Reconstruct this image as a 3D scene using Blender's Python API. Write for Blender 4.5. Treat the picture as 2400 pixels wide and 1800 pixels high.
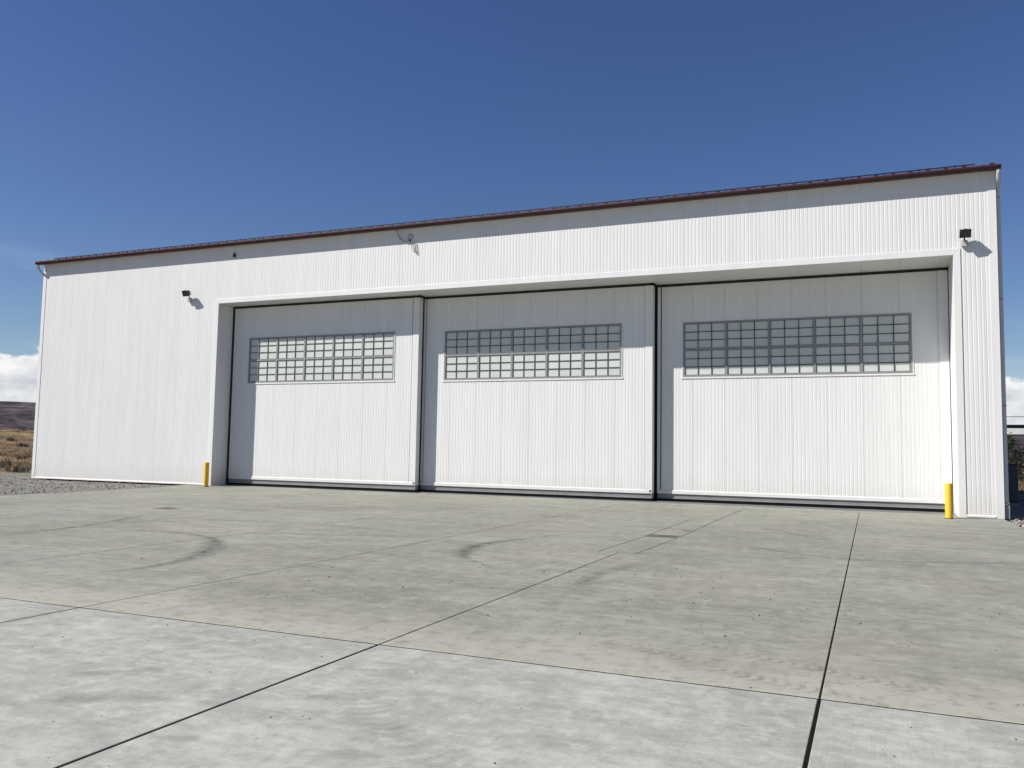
import bpy, bmesh, math, random
from mathutils import Vector, Matrix, noise as mnoise

for o in list(bpy.data.objects):
    bpy.data.objects.remove(o, do_unlink=True)
scn = bpy.context.scene
COL = scn.collection
R = math.radians
random.seed(7)

# ------------------------------------------------------------------ camera
cam_d = bpy.data.cameras.new('camera')
cam = bpy.data.objects.new('camera', cam_d)
COL.objects.link(cam)
rt = Vector((0.92029, 0.39084, 0.01739)); up = Vector((0.01448, -0.07844, 0.99681)); fw = Vector((-0.39096, 0.91711, 0.07785))
M3 = Matrix((rt, up, -fw)).transposed()
cam.matrix_world = Matrix.Translation((0, -27.445, 1.70)) @ M3.to_4x4()
cam_d.sensor_fit = 'HORIZONTAL'
cam_d.sensor_width = 36.0
cam_d.lens = 36.0 * 1976.1 / 2400.0
cam_d.clip_start = 0.05
cam_d.clip_end = 20000
scn.camera = cam
scn.render.resolution_x = 1024
scn.render.resolution_y = 768

# ------------------------------------------------------------------ light
SUN = Vector((-1.50, -1.0, 1.70)).normalized()          # towards the sun
sun_el = math.asin(SUN.z)
SKY_STRENGTH = 0.0615
world = bpy.data.worlds.new('World')
scn.world = world
world.use_nodes = True
wn = world.node_tree.nodes; wl = world.node_tree.links
wn.clear()
def wnode(t, **k):
    n = wn.new(t)
    for a, b in k.items(): setattr(n, a, b)
    return n
w_out = wnode('ShaderNodeOutputWorld')
sky = wnode('ShaderNodeTexSky', sky_type='NISHITA')
sky.sun_disc = False
sky.sun_elevation = sun_el
sky.sun_rotation = math.atan2(SUN.x, SUN.y)
sky.altitude = 600
sky.air_density = 1.0
sky.dust_density = 0.25
sky.ozone_density = 2.2
bg_sky = wnode('ShaderNodeBackground'); bg_sky.inputs[1].default_value = SKY_STRENGTH
hsv = wnode('ShaderNodeHueSaturation'); hsv.inputs['Saturation'].default_value = 1.2; hsv.inputs['Hue'].default_value = 0.515
wl.new(sky.outputs[0], hsv.inputs['Color']); wl.new(hsv.outputs[0], bg_sky.inputs[0])
# a belt of fair-weather cumulus low over the horizon, all the way round
tc = wnode('ShaderNodeTexCoord')
sep = wnode('ShaderNodeSeparateXYZ'); wl.new(tc.outputs['Generated'], sep.inputs[0])
mp = wnode('ShaderNodeMapping'); mp.inputs['Scale'].default_value = (1, 1, 2.0); mp.inputs['Location'].default_value = (3.1, 1.7, 0.0)
wl.new(tc.outputs['Generated'], mp.inputs[0])
nz = wnode('ShaderNodeTexNoise'); nz.inputs['Scale'].default_value = 9.0; nz.inputs['Detail'].default_value = 9; nz.inputs['Roughness'].default_value = 0.56
wl.new(mp.outputs[0], nz.inputs['Vector'])
thr = wnode('ShaderNodeMapRange'); thr.inputs['From Min'].default_value = 0.060; thr.inputs['From Max'].default_value = 0.136
thr.inputs['To Min'].default_value = 0.36; thr.inputs['To Max'].default_value = 0.74
wl.new(sep.outputs[2], thr.inputs[0])
sub = wnode('ShaderNodeMath', operation='SUBTRACT'); wl.new(nz.outputs[0], sub.inputs[0]); wl.new(thr.outputs[0], sub.inputs[1])
msk = wnode('ShaderNodeMapRange', interpolation_type='SMOOTHSTEP'); msk.inputs['From Min'].default_value = 0.0; msk.inputs['From Max'].default_value = 0.055
wl.new(sub.outputs[0], msk.inputs[0])
# cloud shading painted into the colour: white thin parts, grey dense cores
nz2 = wnode('ShaderNodeTexNoise'); nz2.inputs['Scale'].default_value = 22.0; nz2.inputs['Detail'].default_value = 6
wl.new(mp.outputs[0], nz2.inputs['Vector'])
add = wnode('ShaderNodeMath', operation='MULTIPLY_ADD'); add.inputs[1].default_value = 1.3
wl.new(sub.outputs[0], add.inputs[0]); wl.new(nz2.outputs[0], add.inputs[2])
crp = wnode('ShaderNodeValToRGB')
crp.color_ramp.elements[0].position = 0.52; crp.color_ramp.elements[0].color = (1, 1, 1, 1)
crp.color_ramp.elements[1].position = 0.92; crp.color_ramp.elements[1].color = (0.50, 0.54, 0.60, 1)
wl.new(add.outputs[0], crp.inputs[0])
bg_c = wnode('ShaderNodeBackground'); bg_c.inputs[1].default_value = 0.68
wl.new(crp.outputs[0], bg_c.inputs[0])
# thin high wisps
mp3 = wnode('ShaderNodeMapping'); mp3.inputs['Scale'].default_value = (1.5, 1.5, 9.0); wl.new(tc.outputs['Generated'], mp3.inputs[0])
nz3 = wnode('ShaderNodeTexNoise'); nz3.inputs['Scale'].default_value = 3.0; nz3.inputs['Detail'].default_value = 7; nz3.inputs['Roughness'].default_value = 0.6
wl.new(mp3.outputs[0], nz3.inputs['Vector'])
wsp = wnode('ShaderNodeMapRange'); wsp.inputs['From Min'].default_value = 0.55; wsp.inputs['From Max'].default_value = 0.8; wsp.inputs['To Max'].default_value = 0.18
wl.new(nz3.outputs[0], wsp.inputs[0])
wz = wnode('ShaderNodeMapRange'); wz.inputs['From Min'].default_value = 0.24; wz.inputs['From Max'].default_value = 0.15; wl.new(sep.outputs[2], wz.inputs[0])
wm = wnode('ShaderNodeMath', operation='MULTIPLY'); wl.new(wsp.outputs[0], wm.inputs[0]); wl.new(wz.outputs[0], wm.inputs[1])
mx_ = wnode('ShaderNodeMath', operation='MAXIMUM'); wl.new(wm.outputs[0], mx_.inputs[0]); wl.new(msk.outputs[0], mx_.inputs[1])
mixs = wnode('ShaderNodeMixShader')
wl.new(mx_.outputs[0], mixs.inputs[0]); wl.new(bg_sky.outputs[0], mixs.inputs[1]); wl.new(bg_c.outputs[0], mixs.inputs[2])
wl.new(mixs.outputs[0], w_out.inputs[0])

sun_d = bpy.data.lights.new('sun', 'SUN')
sun_d.energy = 5.0
sun_d.angle = R(0.53)
sun_d.color = (1.0, 0.955, 0.89)
sun = bpy.data.objects.new('sun', sun_d)
COL.objects.link(sun)
sun.rotation_euler = SUN.to_track_quat('Z', 'Y').to_euler()

scn.view_settings.view_transform = 'Standard'
scn.view_settings.look = 'None'
scn.view_settings.exposure = 0.49
scn.view_settings.gamma = 1.0
scn.view_settings.use_curve_mapping = False

# ------------------------------------------------------------------ materials
def newmat(name):
    m = bpy.data.materials.new(name); m.use_nodes = True
    nt = m.node_tree
    return m, nt, nt.nodes['Principled BSDF']
def N(nt, t, **k):
    n = nt.nodes.new(t)
    for a, b in k.items():
        if a.startswith('i_'):
            key = a[2:]
            n.inputs[int(key) if key.isdigit() else key.replace('_', ' ')].default_value = b
        else: setattr(n, a, b)
    return n
def ramp(nt, src, stops):
    r = nt.nodes.new('ShaderNodeValToRGB')
    e = r.color_ramp.elements
    while len(e) < len(stops): e.new(0.5)
    for el, (p, c) in zip(e, stops):
        el.position = p; el.color = (*c, 1) if len(c) == 3 else c
    nt.links.new(src, r.inputs[0])
    return r
def mixc(nt, fac, a, b, blend='MIX'):
    n = nt.nodes.new('ShaderNodeMix'); n.data_type = 'RGBA'; n.blend_type = blend
    for sock, v in ((n.inputs[0], fac), (n.inputs[6], a), (n.inputs[7], b)):
        if hasattr(v, 'is_linked') or isinstance(v, bpy.types.NodeSocket): nt.links.new(v, sock)
        elif isinstance(v, (int, float)): sock.default_value = v
        else: sock.default_value = (*v, 1)
    return n.outputs[2]
def noise_(nt, vec, scale, detail=4, rough=0.55, lo=None, hi=None):
    n = N(nt, 'ShaderNodeTexNoise'); n.inputs['Scale'].default_value = scale
    n.inputs['Detail'].default_value = detail; n.inputs['Roughness'].default_value = rough
    if vec is not None: nt.links.new(vec, n.inputs['Vector'])
    if lo is None: return n.outputs[0]
    r = N(nt, 'ShaderNodeMapRange'); r.inputs['From Min'].default_value = lo; r.inputs['From Max'].default_value = hi
    nt.links.new(n.outputs[0], r.inputs[0])
    return r.outputs[0]
def worldpos(nt, scale=(1, 1, 1), loc=(0, 0, 0), rot=(0, 0, 0)):
    g = N(nt, 'ShaderNodeNewGeometry'); m = N(nt, 'ShaderNodeMapping')
    m.inputs['Scale'].default_value = scale; m.inputs['Location'].default_value = loc; m.inputs['Rotation'].default_value = rot
    nt.links.new(g.outputs['Position'], m.inputs[0])
    return m.outputs[0]
def mth(nt, op, a, b=None, c=None):
    n = N(nt, 'ShaderNodeMath', operation=op)
    for i, v in enumerate((a, b, c)):
        if v is None: continue
        if isinstance(v, (int, float)): n.inputs[i].default_value = v
        else: nt.links.new(v, n.inputs[i])
    return n.outputs[0]
def bump(nt, h, strength, dist, bsdf):
    b = N(nt, 'ShaderNodeBump'); b.inputs['Strength'].default_value = strength; b.inputs['Distance'].default_value = dist
    nt.links.new(h, b.inputs['Height']); nt.links.new(b.outputs[0], bsdf.inputs['Normal'])

def painted(name, col, rough=0.45, var=0.05, dirt=0.0, metallic=0.0, scale=1.3):
    m, nt, b = newmat(name)
    n1 = noise_(nt, worldpos(nt, (1, 1, 0.25)), scale, 5, 0.6)
    c0 = tuple(x * (1 - var) for x in col); c1 = tuple(min(1, x * (1 + var)) for x in col)
    r = ramp(nt, n1, [(0.3, c0), (0.7, c1)])
    c = r.outputs[0]
    if dirt:
        n2 = noise_(nt, worldpos(nt, (2.2, 2.2, 0.35)), 2.5, 6, 0.65, 0.52, 0.8)
        f = mth(nt, 'MULTIPLY', n2, dirt)
        c = mixc(nt, f, c, (0.45, 0.42, 0.36))
    nt.links.new(c, b.inputs['Base Color'])
    b.inputs['Roughness'].default_value = rough; b.inputs['Metallic'].default_value = metallic
    return m
M = {}
def wall_white(name, col, dust_top):
    """white coated steel: faint streaks, a little splashed dust near the ground, slight panel-to-panel difference"""
    m, nt, b = newmat(name)
    n1 = noise_(nt, worldpos(nt, (1.2, 1.2, 0.12)), 2.0, 6, 0.6)
    r = ramp(nt, n1, [(0.3, tuple(x * 0.95 for x in col)), (0.7, tuple(min(x * 1.03, 0.9) for x in col))])
    oi = N(nt, 'ShaderNodeObjectInfo')
    rv = N(nt, 'ShaderNodeMapRange'); rv.inputs['To Min'].default_value = 0.985; rv.inputs['To Max'].default_value = 1.0
    nt.links.new(oi.outputs['Random'], rv.inputs[0])
    c = N(nt, 'ShaderNodeVectorMath', operation='SCALE'); nt.links.new(r.outputs[0], c.inputs[0]); nt.links.new(rv.outputs[0], c.inputs['Scale'])
    g = N(nt, 'ShaderNodeNewGeometry'); s = N(nt, 'ShaderNodeSeparateXYZ'); nt.links.new(g.outputs['Position'], s.inputs[0])
    n2 = noise_(nt, worldpos(nt, (1, 1, 0.6)), 3.0, 6, 0.65)
    zz = mth(nt, 'ADD', s.outputs[2], mth(nt, 'MULTIPLY', n2, -0.7))
    d = N(nt, 'ShaderNodeMapRange'); d.inputs['From Min'].default_value = dust_top; d.inputs['From Max'].default_value = -0.3
    d.inputs['To Max'].default_value = 0.35
    nt.links.new(zz, d.inputs[0])
    n3 = noise_(nt, worldpos(nt, (3, 3, 0.10)), 3.0, 6, 0.7, 0.55, 0.85)
    f = mth(nt, 'ADD', d.outputs[0], mth(nt, 'MULTIPLY', n3, 0.15))
    cc = mixc(nt, f, c.outputs[0], (0.50, 0.47, 0.41))
    nt.links.new(cc, b.inputs['Base Color'])
    b.inputs['Roughness'].default_value = 0.5
    bump(nt, noise_(nt, worldpos(nt, (1, 1, 0.3)), 1.1, 2), 0.06, 0.02, b)
    return m
M['white'] = wall_white('white_steel', (0.678, 0.680, 0.668), 0.55)
M['trim'] = wall_white('white_trim', (0.690, 0.688, 0.678), 0.35)
M['maroon'] = painted('maroon_metal', (0.048, 0.0070, 0.013), 0.5, 0.15, 0.05)
M['snow_rail'] = painted('dark_maroon_metal', (0.018, 0.007, 0.009), 0.45, 0.2)
M['seal'] = painted('black_rubber', (0.012, 0.012, 0.013), 0.7, 0.2)
M['channel'] = painted('grey_steel', (0.20, 0.20, 0.20), 0.5, 0.12, 0.2)
M['core'] = painted('wall_core', (0.16, 0.16, 0.16), 0.8, 0.1)
M['frame'] = painted('window_frame_grey', (0.25, 0.247, 0.248), 0.45, 0.06)
M['muntin'] = painted('muntin_dark', (0.060, 0.068, 0.066), 0.5, 0.1)
M['yellow'] = painted('yellow_sleeve', (0.72, 0.455, 0.03), 0.5, 0.10, 0.40, scale=4)
M['lamp_black'] = painted('lamp_black', (0.022, 0.022, 0.023), 0.45, 0.15)
M['box_grey'] = painted('box_grey', (0.42, 0.42, 0.43), 0.5, 0.05)
M['cable'] = painted('cable_grey', (0.06, 0.06, 0.062), 0.6, 0.1)
M['downspout'] = painted('downspout_white', (0.50, 0.50, 0.51), 0.4, 0.04, 0.1)
M['boot'] = painted('boot_grey', (0.24, 0.24, 0.25), 0.6, 0.1)
M['iron'] = painted('cast_iron', (0.14, 0.128, 0.115), 0.65, 0.25, 0.3, scale=9)
M['galv'] = painted('galvanised', (0.30, 0.31, 0.32), 0.45, 0.1)
M['fence_dark'] = painted('fence_dark', (0.055, 0.057, 0.06), 0.55, 0.15)
M['pit'] = painted('pit_dark', (0.012, 0.012, 0.011), 0.9, 0.1)
M['filler'] = painted('joint_filler', (0.013, 0.012, 0.010), 0.9, 0.35, scale=6)
M['filler'].node_tree.nodes['Principled BSDF'].inputs['Specular IOR Level'].default_value = 0.0
M['bark'] = painted('bark', (0.09, 0.07, 0.05), 0.85, 0.3, scale=6)

m, nt, b = newmat('frosted_pane'); M['pane'] = m
oi = N(nt, 'ShaderNodeObjectInfo')
r = ramp(nt, oi.outputs['Random'], [(0.0, (0.51, 0.545, 0.512)), (0.5, (0.545, 0.575, 0.54)), (1.0, (0.575, 0.60, 0.56))])
n1 = noise_(nt, worldpos(nt), 3.0, 5)
nt.links.new(mixc(nt, mth(nt, 'MULTIPLY', n1, 0.18), r.outputs[0], (0.52, 0.55, 0.53)), b.inputs['Base Color'])
b.inputs['Roughness'].default_value = 0.62; b.inputs['Specular IOR Level'].default_value = 0.25

m, nt, b = newmat('lamp_glass'); M['lamp_glass'] = m
b.inputs['Base Color'].default_value = (0.035, 0.037, 0.037, 1); b.inputs['Roughness'].default_value = 0.15

# concrete ------------------------------------------------------------
def concrete(name, c_lo, c_mid, c_hi, cream=True, broom=0.55, marb=0.36, wrot=1.1):
    m, nt, b = newmat(name)
    P = worldpos(nt)
    big = noise_(nt, P, 0.22, 5, 0.6)
    med = noise_(nt, worldpos(nt, (0.75, 1.6, 1), (4, 9, 0), (0, 0, 0.12)), 1.0, 9, 0.66)
    fine = noise_(nt, worldpos(nt, (1, 1, 1)), 7.0, 8, 0.72)
    v = mth(nt, 'ADD', mth(nt, 'MULTIPLY', big, 0.34), mth(nt, 'ADD', mth(nt, 'MULTIPLY', med, 0.42), mth(nt, 'MULTIPLY', fine, 0.24)))
    r = ramp(nt, v, [(0.415, c_lo), (0.50, c_mid), (0.585, c_hi)])
    c = r.outputs[0]
    # pinkish, greenish and bluish casts
    c = mixc(nt, mth(nt, 'MULTIPLY', noise_(nt, worldpos(nt, (1, 1.3, 1), (20, 3, 0)), 0.42, 5, 0.6, 0.50, 0.72), 0.50), c, (0.275, 0.245, 0.225))
    c = mixc(nt, mth(nt, 'MULTIPLY', noise_(nt, worldpos(nt, (1, 1, 1), (-7, 31, 0)), 0.35, 5, 0.6, 0.50, 0.75), 0.45), c, (0.215, 0.230, 0.212))
    # dark smudges, drawn out along the sweep of traffic
    sm = noise_(nt, worldpos(nt, (0.55, 2.0, 1), (2, 5, 0), (0, 0, -0.25)), 1.15, 7, 0.68, 0.58, 0.80)
    c = mixc(nt, mth(nt, 'MULTIPLY', sm, 0.75), c, (0.150, 0.148, 0.138))
    sm2 = noise_(nt, worldpos(nt, (2.4, 0.8, 1), (11, 2, 0), (0, 0, 0.5)), 1.0, 8, 0.7, 0.60, 0.82)
    c = mixc(nt, mth(nt, 'MULTIPLY', sm2, 0.62), c, (0.17, 0.165, 0.155))
    # pale scuffs
    sc = noise_(nt, worldpos(nt, (0.7, 2.6, 1), (51, 17, 0), (0, 0, 0.35)), 2.2, 9, 0.72, 0.57, 0.78)
    c = mixc(nt, mth(nt, 'MULTIPLY', sc, 0.65), c, (0.42, 0.415, 0.39))
    if cream:      # dried silt left along the low side, by the joint
        g = N(nt, 'ShaderNodeNewGeometry'); s = N(nt, 'ShaderNodeSeparateXYZ'); nt.links.new(g.outputs['Position'], s.inputs[0])
        wob = noise_(nt, worldpos(nt, (0.8, 1.2, 1), (3, 3, 0)), 1.2, 6, 0.6)
        yy = mth(nt, 'ADD', s.outputs[1], mth(nt, 'MULTIPLY', wob, -2.6))
        d = N(nt, 'ShaderNodeMapRange', interpolation_type='SMOOTHSTEP'); d.inputs['From Min'].default_value = -20.6; d.inputs['From Max'].default_value = -22.4
        nt.links.new(yy, d.inputs[0])
        c = mixc(nt, mth(nt, 'MULTIPLY', d.outputs[0], 0.72), c, (0.365, 0.348, 0.295))
    br = noise_(nt, worldpos(nt, (1, 0.02, 1), (0, 0, 0), (0, 0, 0.0)), 90.0, 3, 0.6)
    c = mixc(nt, mth(nt, 'MULTIPLY', mth(nt, 'SUBTRACT', br, 0.42), broom), c, (0.20, 0.20, 0.19))
    # marbled laitance: pale and grey wisps drawn out by the float
    wz_ = noise_(nt, worldpos(nt, (0.55, 0.55, 1), (8, 1, 0)), 1.3, 3, 0.5)
    wv = N(nt, 'ShaderNodeVectorMath', operation='ADD')
    cb_ = N(nt, 'ShaderNodeCombineXYZ'); nt.links.new(mth(nt, 'MULTIPLY', wz_, 1.6), cb_.inputs[0])
    nt.links.new(worldpos(nt, (1.9, 0.62, 1), (0, 0, 0), (0, 0, wrot)), wv.inputs[0]); nt.links.new(cb_.outputs[0], wv.inputs[1])
    w1 = noise_(nt, wv.outputs[0], 2.3, 9, 0.70)
    wp = N(nt, 'ShaderNodeMapRange'); wp.inputs['From Min'].default_value = 0.53; wp.inputs['From Max'].default_value = 0.68; nt.links.new(w1, wp.inputs[0])
    wd = N(nt, 'ShaderNodeMapRange'); wd.inputs['From Min'].default_value = 0.47; wd.inputs['From Max'].default_value = 0.33; nt.links.new(w1, wd.inputs[0])
    c = mixc(nt, mth(nt, 'MULTIPLY', wp.outputs[0], marb), c, tuple(min(0.6, q * 1.22) for q in c_hi))
    c = mixc(nt, mth(nt, 'MULTIPLY', wd.outputs[0], marb), c, tuple(q * 0.86 for q in c_lo))
    # fine mottling and grit
    f1 = noise_(nt, worldpos(nt, (1, 1.4, 1), (3, 8, 0)), 4.5, 10, 0.78)
    fp = N(nt, 'ShaderNodeMapRange'); fp.inputs['From Min'].default_value = 0.52; fp.inputs['From Max'].default_value = 0.62; nt.links.new(f1, fp.inputs[0])
    fd = N(nt, 'ShaderNodeMapRange'); fd.inputs['From Min'].default_value = 0.48; fd.inputs['From Max'].default_value = 0.38; nt.links.new(f1, fd.inputs[0])
    c = mixc(nt, mth(nt, 'MULTIPLY', fp.outputs[0], 0.50), c, tuple(min(0.6, q * 1.15) for q in c_hi))
    c = mixc(nt, mth(nt, 'MULTIPLY', fd.outputs[0], 0.50), c, tuple(q * 0.80 for q in c_lo))
    # crisp dark flecks and worn-off patches
    fl = noise_(nt, worldpos(nt, (1, 2.2, 1), (33, 4, 0), (0, 0, 0.2)), 3.1, 8, 0.74, 0.615, 0.66)
    fm = noise_(nt, worldpos(nt, (1, 1, 1), (9, 14, 0)), 0.5, 3, 0.5, 0.45, 0.65)
    c = mixc(nt, mth(nt, 'MULTIPLY', mth(nt, 'MULTIPLY', fl, fm), 0.55), c, tuple(q * 0.62 for q in c_lo))
    gr = noise_(nt, P, 60.0, 3, 0.7, 0.58, 0.80)
    c = mixc(nt, mth(nt, 'MULTIPLY', gr, 0.5), c, (0.12, 0.115, 0.105))
    nt.links.new(c, b.inputs['Base Color'])
    b.inputs['Roughness'].default_value = 0.78
    b.inputs['Specular IOR Level'].default_value = 0.3
    h = mth(nt, 'ADD', mth(nt, 'MULTIPLY', br, 0.5), mth(nt, 'MULTIPLY', noise_(nt, P, 35.0, 6, 0.7), 0.5))
    bump(nt, h, 0.22, 0.006, b)
    return m
M['concrete'] = concrete('concrete_apron', (0.1669, 0.1697, 0.138), (0.2164, 0.2184, 0.1786), (0.2794, 0.281, 0.2306))
M['concrete_pale'] = concrete('concrete_foreground', (0.2477, 0.2537, 0.2282), (0.3196, 0.3256, 0.2926), (0.3971, 0.4013, 0.3607), cream=False, broom=0.9, marb=0.38, wrot=0.55)

def tyre(name, alpha, tread=0.0, col=(0.06, 0.058, 0.055)):
    m, nt, b = newmat(name)
    uv = N(nt, 'ShaderNodeUVMap'); s = N(nt, 'ShaderNodeSeparateXYZ'); nt.links.new(uv.outputs[0], s.inputs[0])
    u, v = s.outputs[0], s.outputs[1]
    eu = mth(nt, 'MULTIPLY', mth(nt, 'MULTIPLY', u, mth(nt, 'SUBTRACT', 1.0, u)), 4.0)
    ev = mth(nt, 'MULTIPLY', mth(nt, 'MULTIPLY', v, mth(nt, 'SUBTRACT', 1.0, v)), 4.0)
    n1 = noise_(nt, worldpos(nt), 3.5, 7, 0.7, 0.35, 0.7)
    n2 = noise_(nt, worldpos(nt), 22.0, 5, 0.7, 0.3, 0.7)
    a = mth(nt, 'MULTIPLY', mth(nt, 'POWER', eu, 0.8), mth(nt, 'POWER', ev, 0.9))
    a = mth(nt, 'MULTIPLY', a, mth(nt, 'MULTIPLY', n1, mth(nt, 'ADD', 0.45, mth(nt, 'MULTIPLY', n2, 0.55))))
    if tread:
        U2 = N(nt, 'ShaderNodeSeparateXYZ'); uv2 = N(nt, 'ShaderNodeUVMap', uv_map='metres'); nt.links.new(uv2.outputs[0], U2.inputs[0])
        ph = mth(nt, 'ADD', mth(nt, 'MULTIPLY', U2.outputs[1], 2 * math.pi / tread), mth(nt, 'MULTIPLY', mth(nt, 'ABSOLUTE', mth(nt, 'SUBTRACT', u, 0.5)), 7.0))
        w = mth(nt, 'MULTIPLY', mth(nt, 'ADD', mth(nt, 'SINE', ph), 0.35), 0.9)
        w = mth(nt, 'MAXIMUM', w, 0.0)
        a = mth(nt, 'MULTIPLY', a, w)
    a = mth(nt, 'MINIMUM', mth(nt, 'MULTIPLY', a, alpha), 0.9)
    b.inputs['Base Color'].default_value = (*col, 1); b.inputs['Roughness'].default_value = 0.85
    nt.links.new(a, b.inputs['Alpha'])
    return m
M['tyre'] = tyre('tyre_rubber', 0.62)
M['tyre_faint'] = tyre('tyre_rubber_faint', 0.55)
M['tread'] = tyre('tyre_tread_print', 0.5, 0.11, (0.13, 0.125, 0.115))
M['tread_faint'] = tyre('tyre_tread_print_faint', 0.30, 0.11, (0.15, 0.145, 0.135))
M['stain'] = tyre('oil_stain', 0.6, 0, (0.10, 0.10, 0.098))
M['scratch'] = tyre('pale_scratch', 1.4, 0, (0.62, 0.61, 0.57))

# ground ----------------------------------------------------------------
m, nt, b = newmat('gravel_and_dry_ground'); M['ground'] = m
P = worldpos(nt)
vor = N(nt, 'ShaderNodeTexVoronoi'); vor.inputs['Scale'].default_value = 16.0; nt.links.new(P, vor.inputs['Vector'])
gv = ramp(nt, vor.outputs['Color'], [(0.0, (0.10, 0.10, 0.095)), (0.5, (0.19, 0.185, 0.17)), (1.0, (0.34, 0.33, 0.30))])
gn = noise_(nt, P, 0.5, 6, 0.6)
gcol = mixc(nt, mth(nt, 'MULTIPLY', gn, 0.6), gv.outputs[0], (0.17, 0.165, 0.15))
gcol = mixc(nt, mth(nt, 'MULTIPLY', noise_(nt, worldpos(nt, (1, 1, 1), (5, 5, 0)), 0.25, 5, 0.6, 0.5, 0.7), 0.6), gcol, (0.22, 0.205, 0.15))
dn = noise_(nt, P, 0.12, 8, 0.65)
dcol = ramp(nt, dn, [(0.33, (0.115, 0.088, 0.062)), (0.48, (0.20, 0.140, 0.082)), (0.58, (0.27, 0.185, 0.09)), (0.70, (0.31, 0.235, 0.14))]).outputs[0]
dcol = mixc(nt, noise_(nt, P, 1.6, 7, 0.7, 0.5, 0.75), dcol, (0.12, 0.10, 0.075))
g = N(nt, 'ShaderNodeNewGeometry'); s = N(nt, 'ShaderNodeSeparateXYZ'); nt.links.new(g.outputs['Position'], s.inputs[0])
wob = mth(nt, 'MULTIPLY', mth(nt, 'SUBTRACT', noise_(nt, P, 0.3, 5), 0.5), 5.0)
left = N(nt, 'ShaderNodeMapRange'); left.inputs['From Min'].default_value = -40.5; left.inputs['From Max'].default_value = -42.5
nt.links.new(mth(nt, 'ADD', s.outputs[0], wob), left.inputs[0])
back = N(nt, 'ShaderNodeMapRange'); back.inputs['From Min'].default_value = 17.0; back.inputs['From Max'].default_value = 20.0
nt.links.new(mth(nt, 'ADD', s.outputs[1], wob), back.inputs[0])
nt.links.new(mixc(nt, mth(nt, 'MAXIMUM', left.outputs[0], back.outputs[0]), gcol, dcol), b.inputs['Base Color'])
b.inputs['Roughness'].default_value = 0.95
b.inputs['Specular IOR Level'].default_value = 0.1
bump(nt, mth(nt, 'ADD', vor.outputs['Distance'], noise_(nt, P, 3.0, 8, 0.7)), 0.8, 0.05, b)

m, nt, b = newmat('dark_scrub_hill'); M['hill'] = m
P = worldpos(nt, (1, 1, 3.0))
n1 = noise_(nt, P, 0.010, 9, 0.68)
nt.links.new(ramp(nt, n1, [(0.36, (0.024, 0.022, 0.029)), (0.47, (0.046, 0.041, 0.048)), (0.55, (0.085, 0.073, 0.076)), (0.68, (0.13, 0.112, 0.105))]).outputs[0], b.inputs['Base Color'])
b.inputs['Roughness'].default_value = 1.0; b.inputs['Specular IOR Level'].default_value = 0.0

def leafmat(name, stops, rough=0.8):
    m, nt, b = newmat(name)
    g = N(nt, 'ShaderNodeNewGeometry')
    r = ramp(nt, g.outputs['Random Per Island'], stops)
    nt.links.new(r.outputs[0], b.inputs['Base Color'])
    b.inputs['Roughness'].default_value = rough; b.inputs['Specular IOR Level'].default_value = 0.15
    return m
M['grass'] = leafmat('dry_grass', [(0, (0.13, 0.095, 0.055)), (0.5, (0.21, 0.155, 0.085)), (1, (0.29, 0.225, 0.13))])
M['sage'] = leafmat('sagebrush', [(0, (0.050, 0.052, 0.042)), (0.6, (0.085, 0.085, 0.068)), (1, (0.13, 0.115, 0.085))])
M['leaf'] = leafmat('dark_leaves', [(0, (0.022, 0.032, 0.018)), (0.5, (0.040, 0.055, 0.028)), (1, (0.065, 0.080, 0.04))])
M['pebble'] = leafmat('dark_pebbles', [(0, (0.035, 0.033, 0.030)), (0.7, (0.09, 0.085, 0.08)), (1, (0.22, 0.21, 0.19))], 0.9)
M['rock'] = leafmat('river_rock', [(0, (0.17, 0.15, 0.135)), (0.5, (0.30, 0.26, 0.235)), (1, (0.44, 0.40, 0.36))], 0.85)
M['gravel_stone'] = leafmat('gravel_stone', [(0, (0.10, 0.10, 0.095)), (0.5, (0.20, 0.195, 0.18)), (1, (0.38, 0.37, 0.34))], 0.9)

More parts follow.
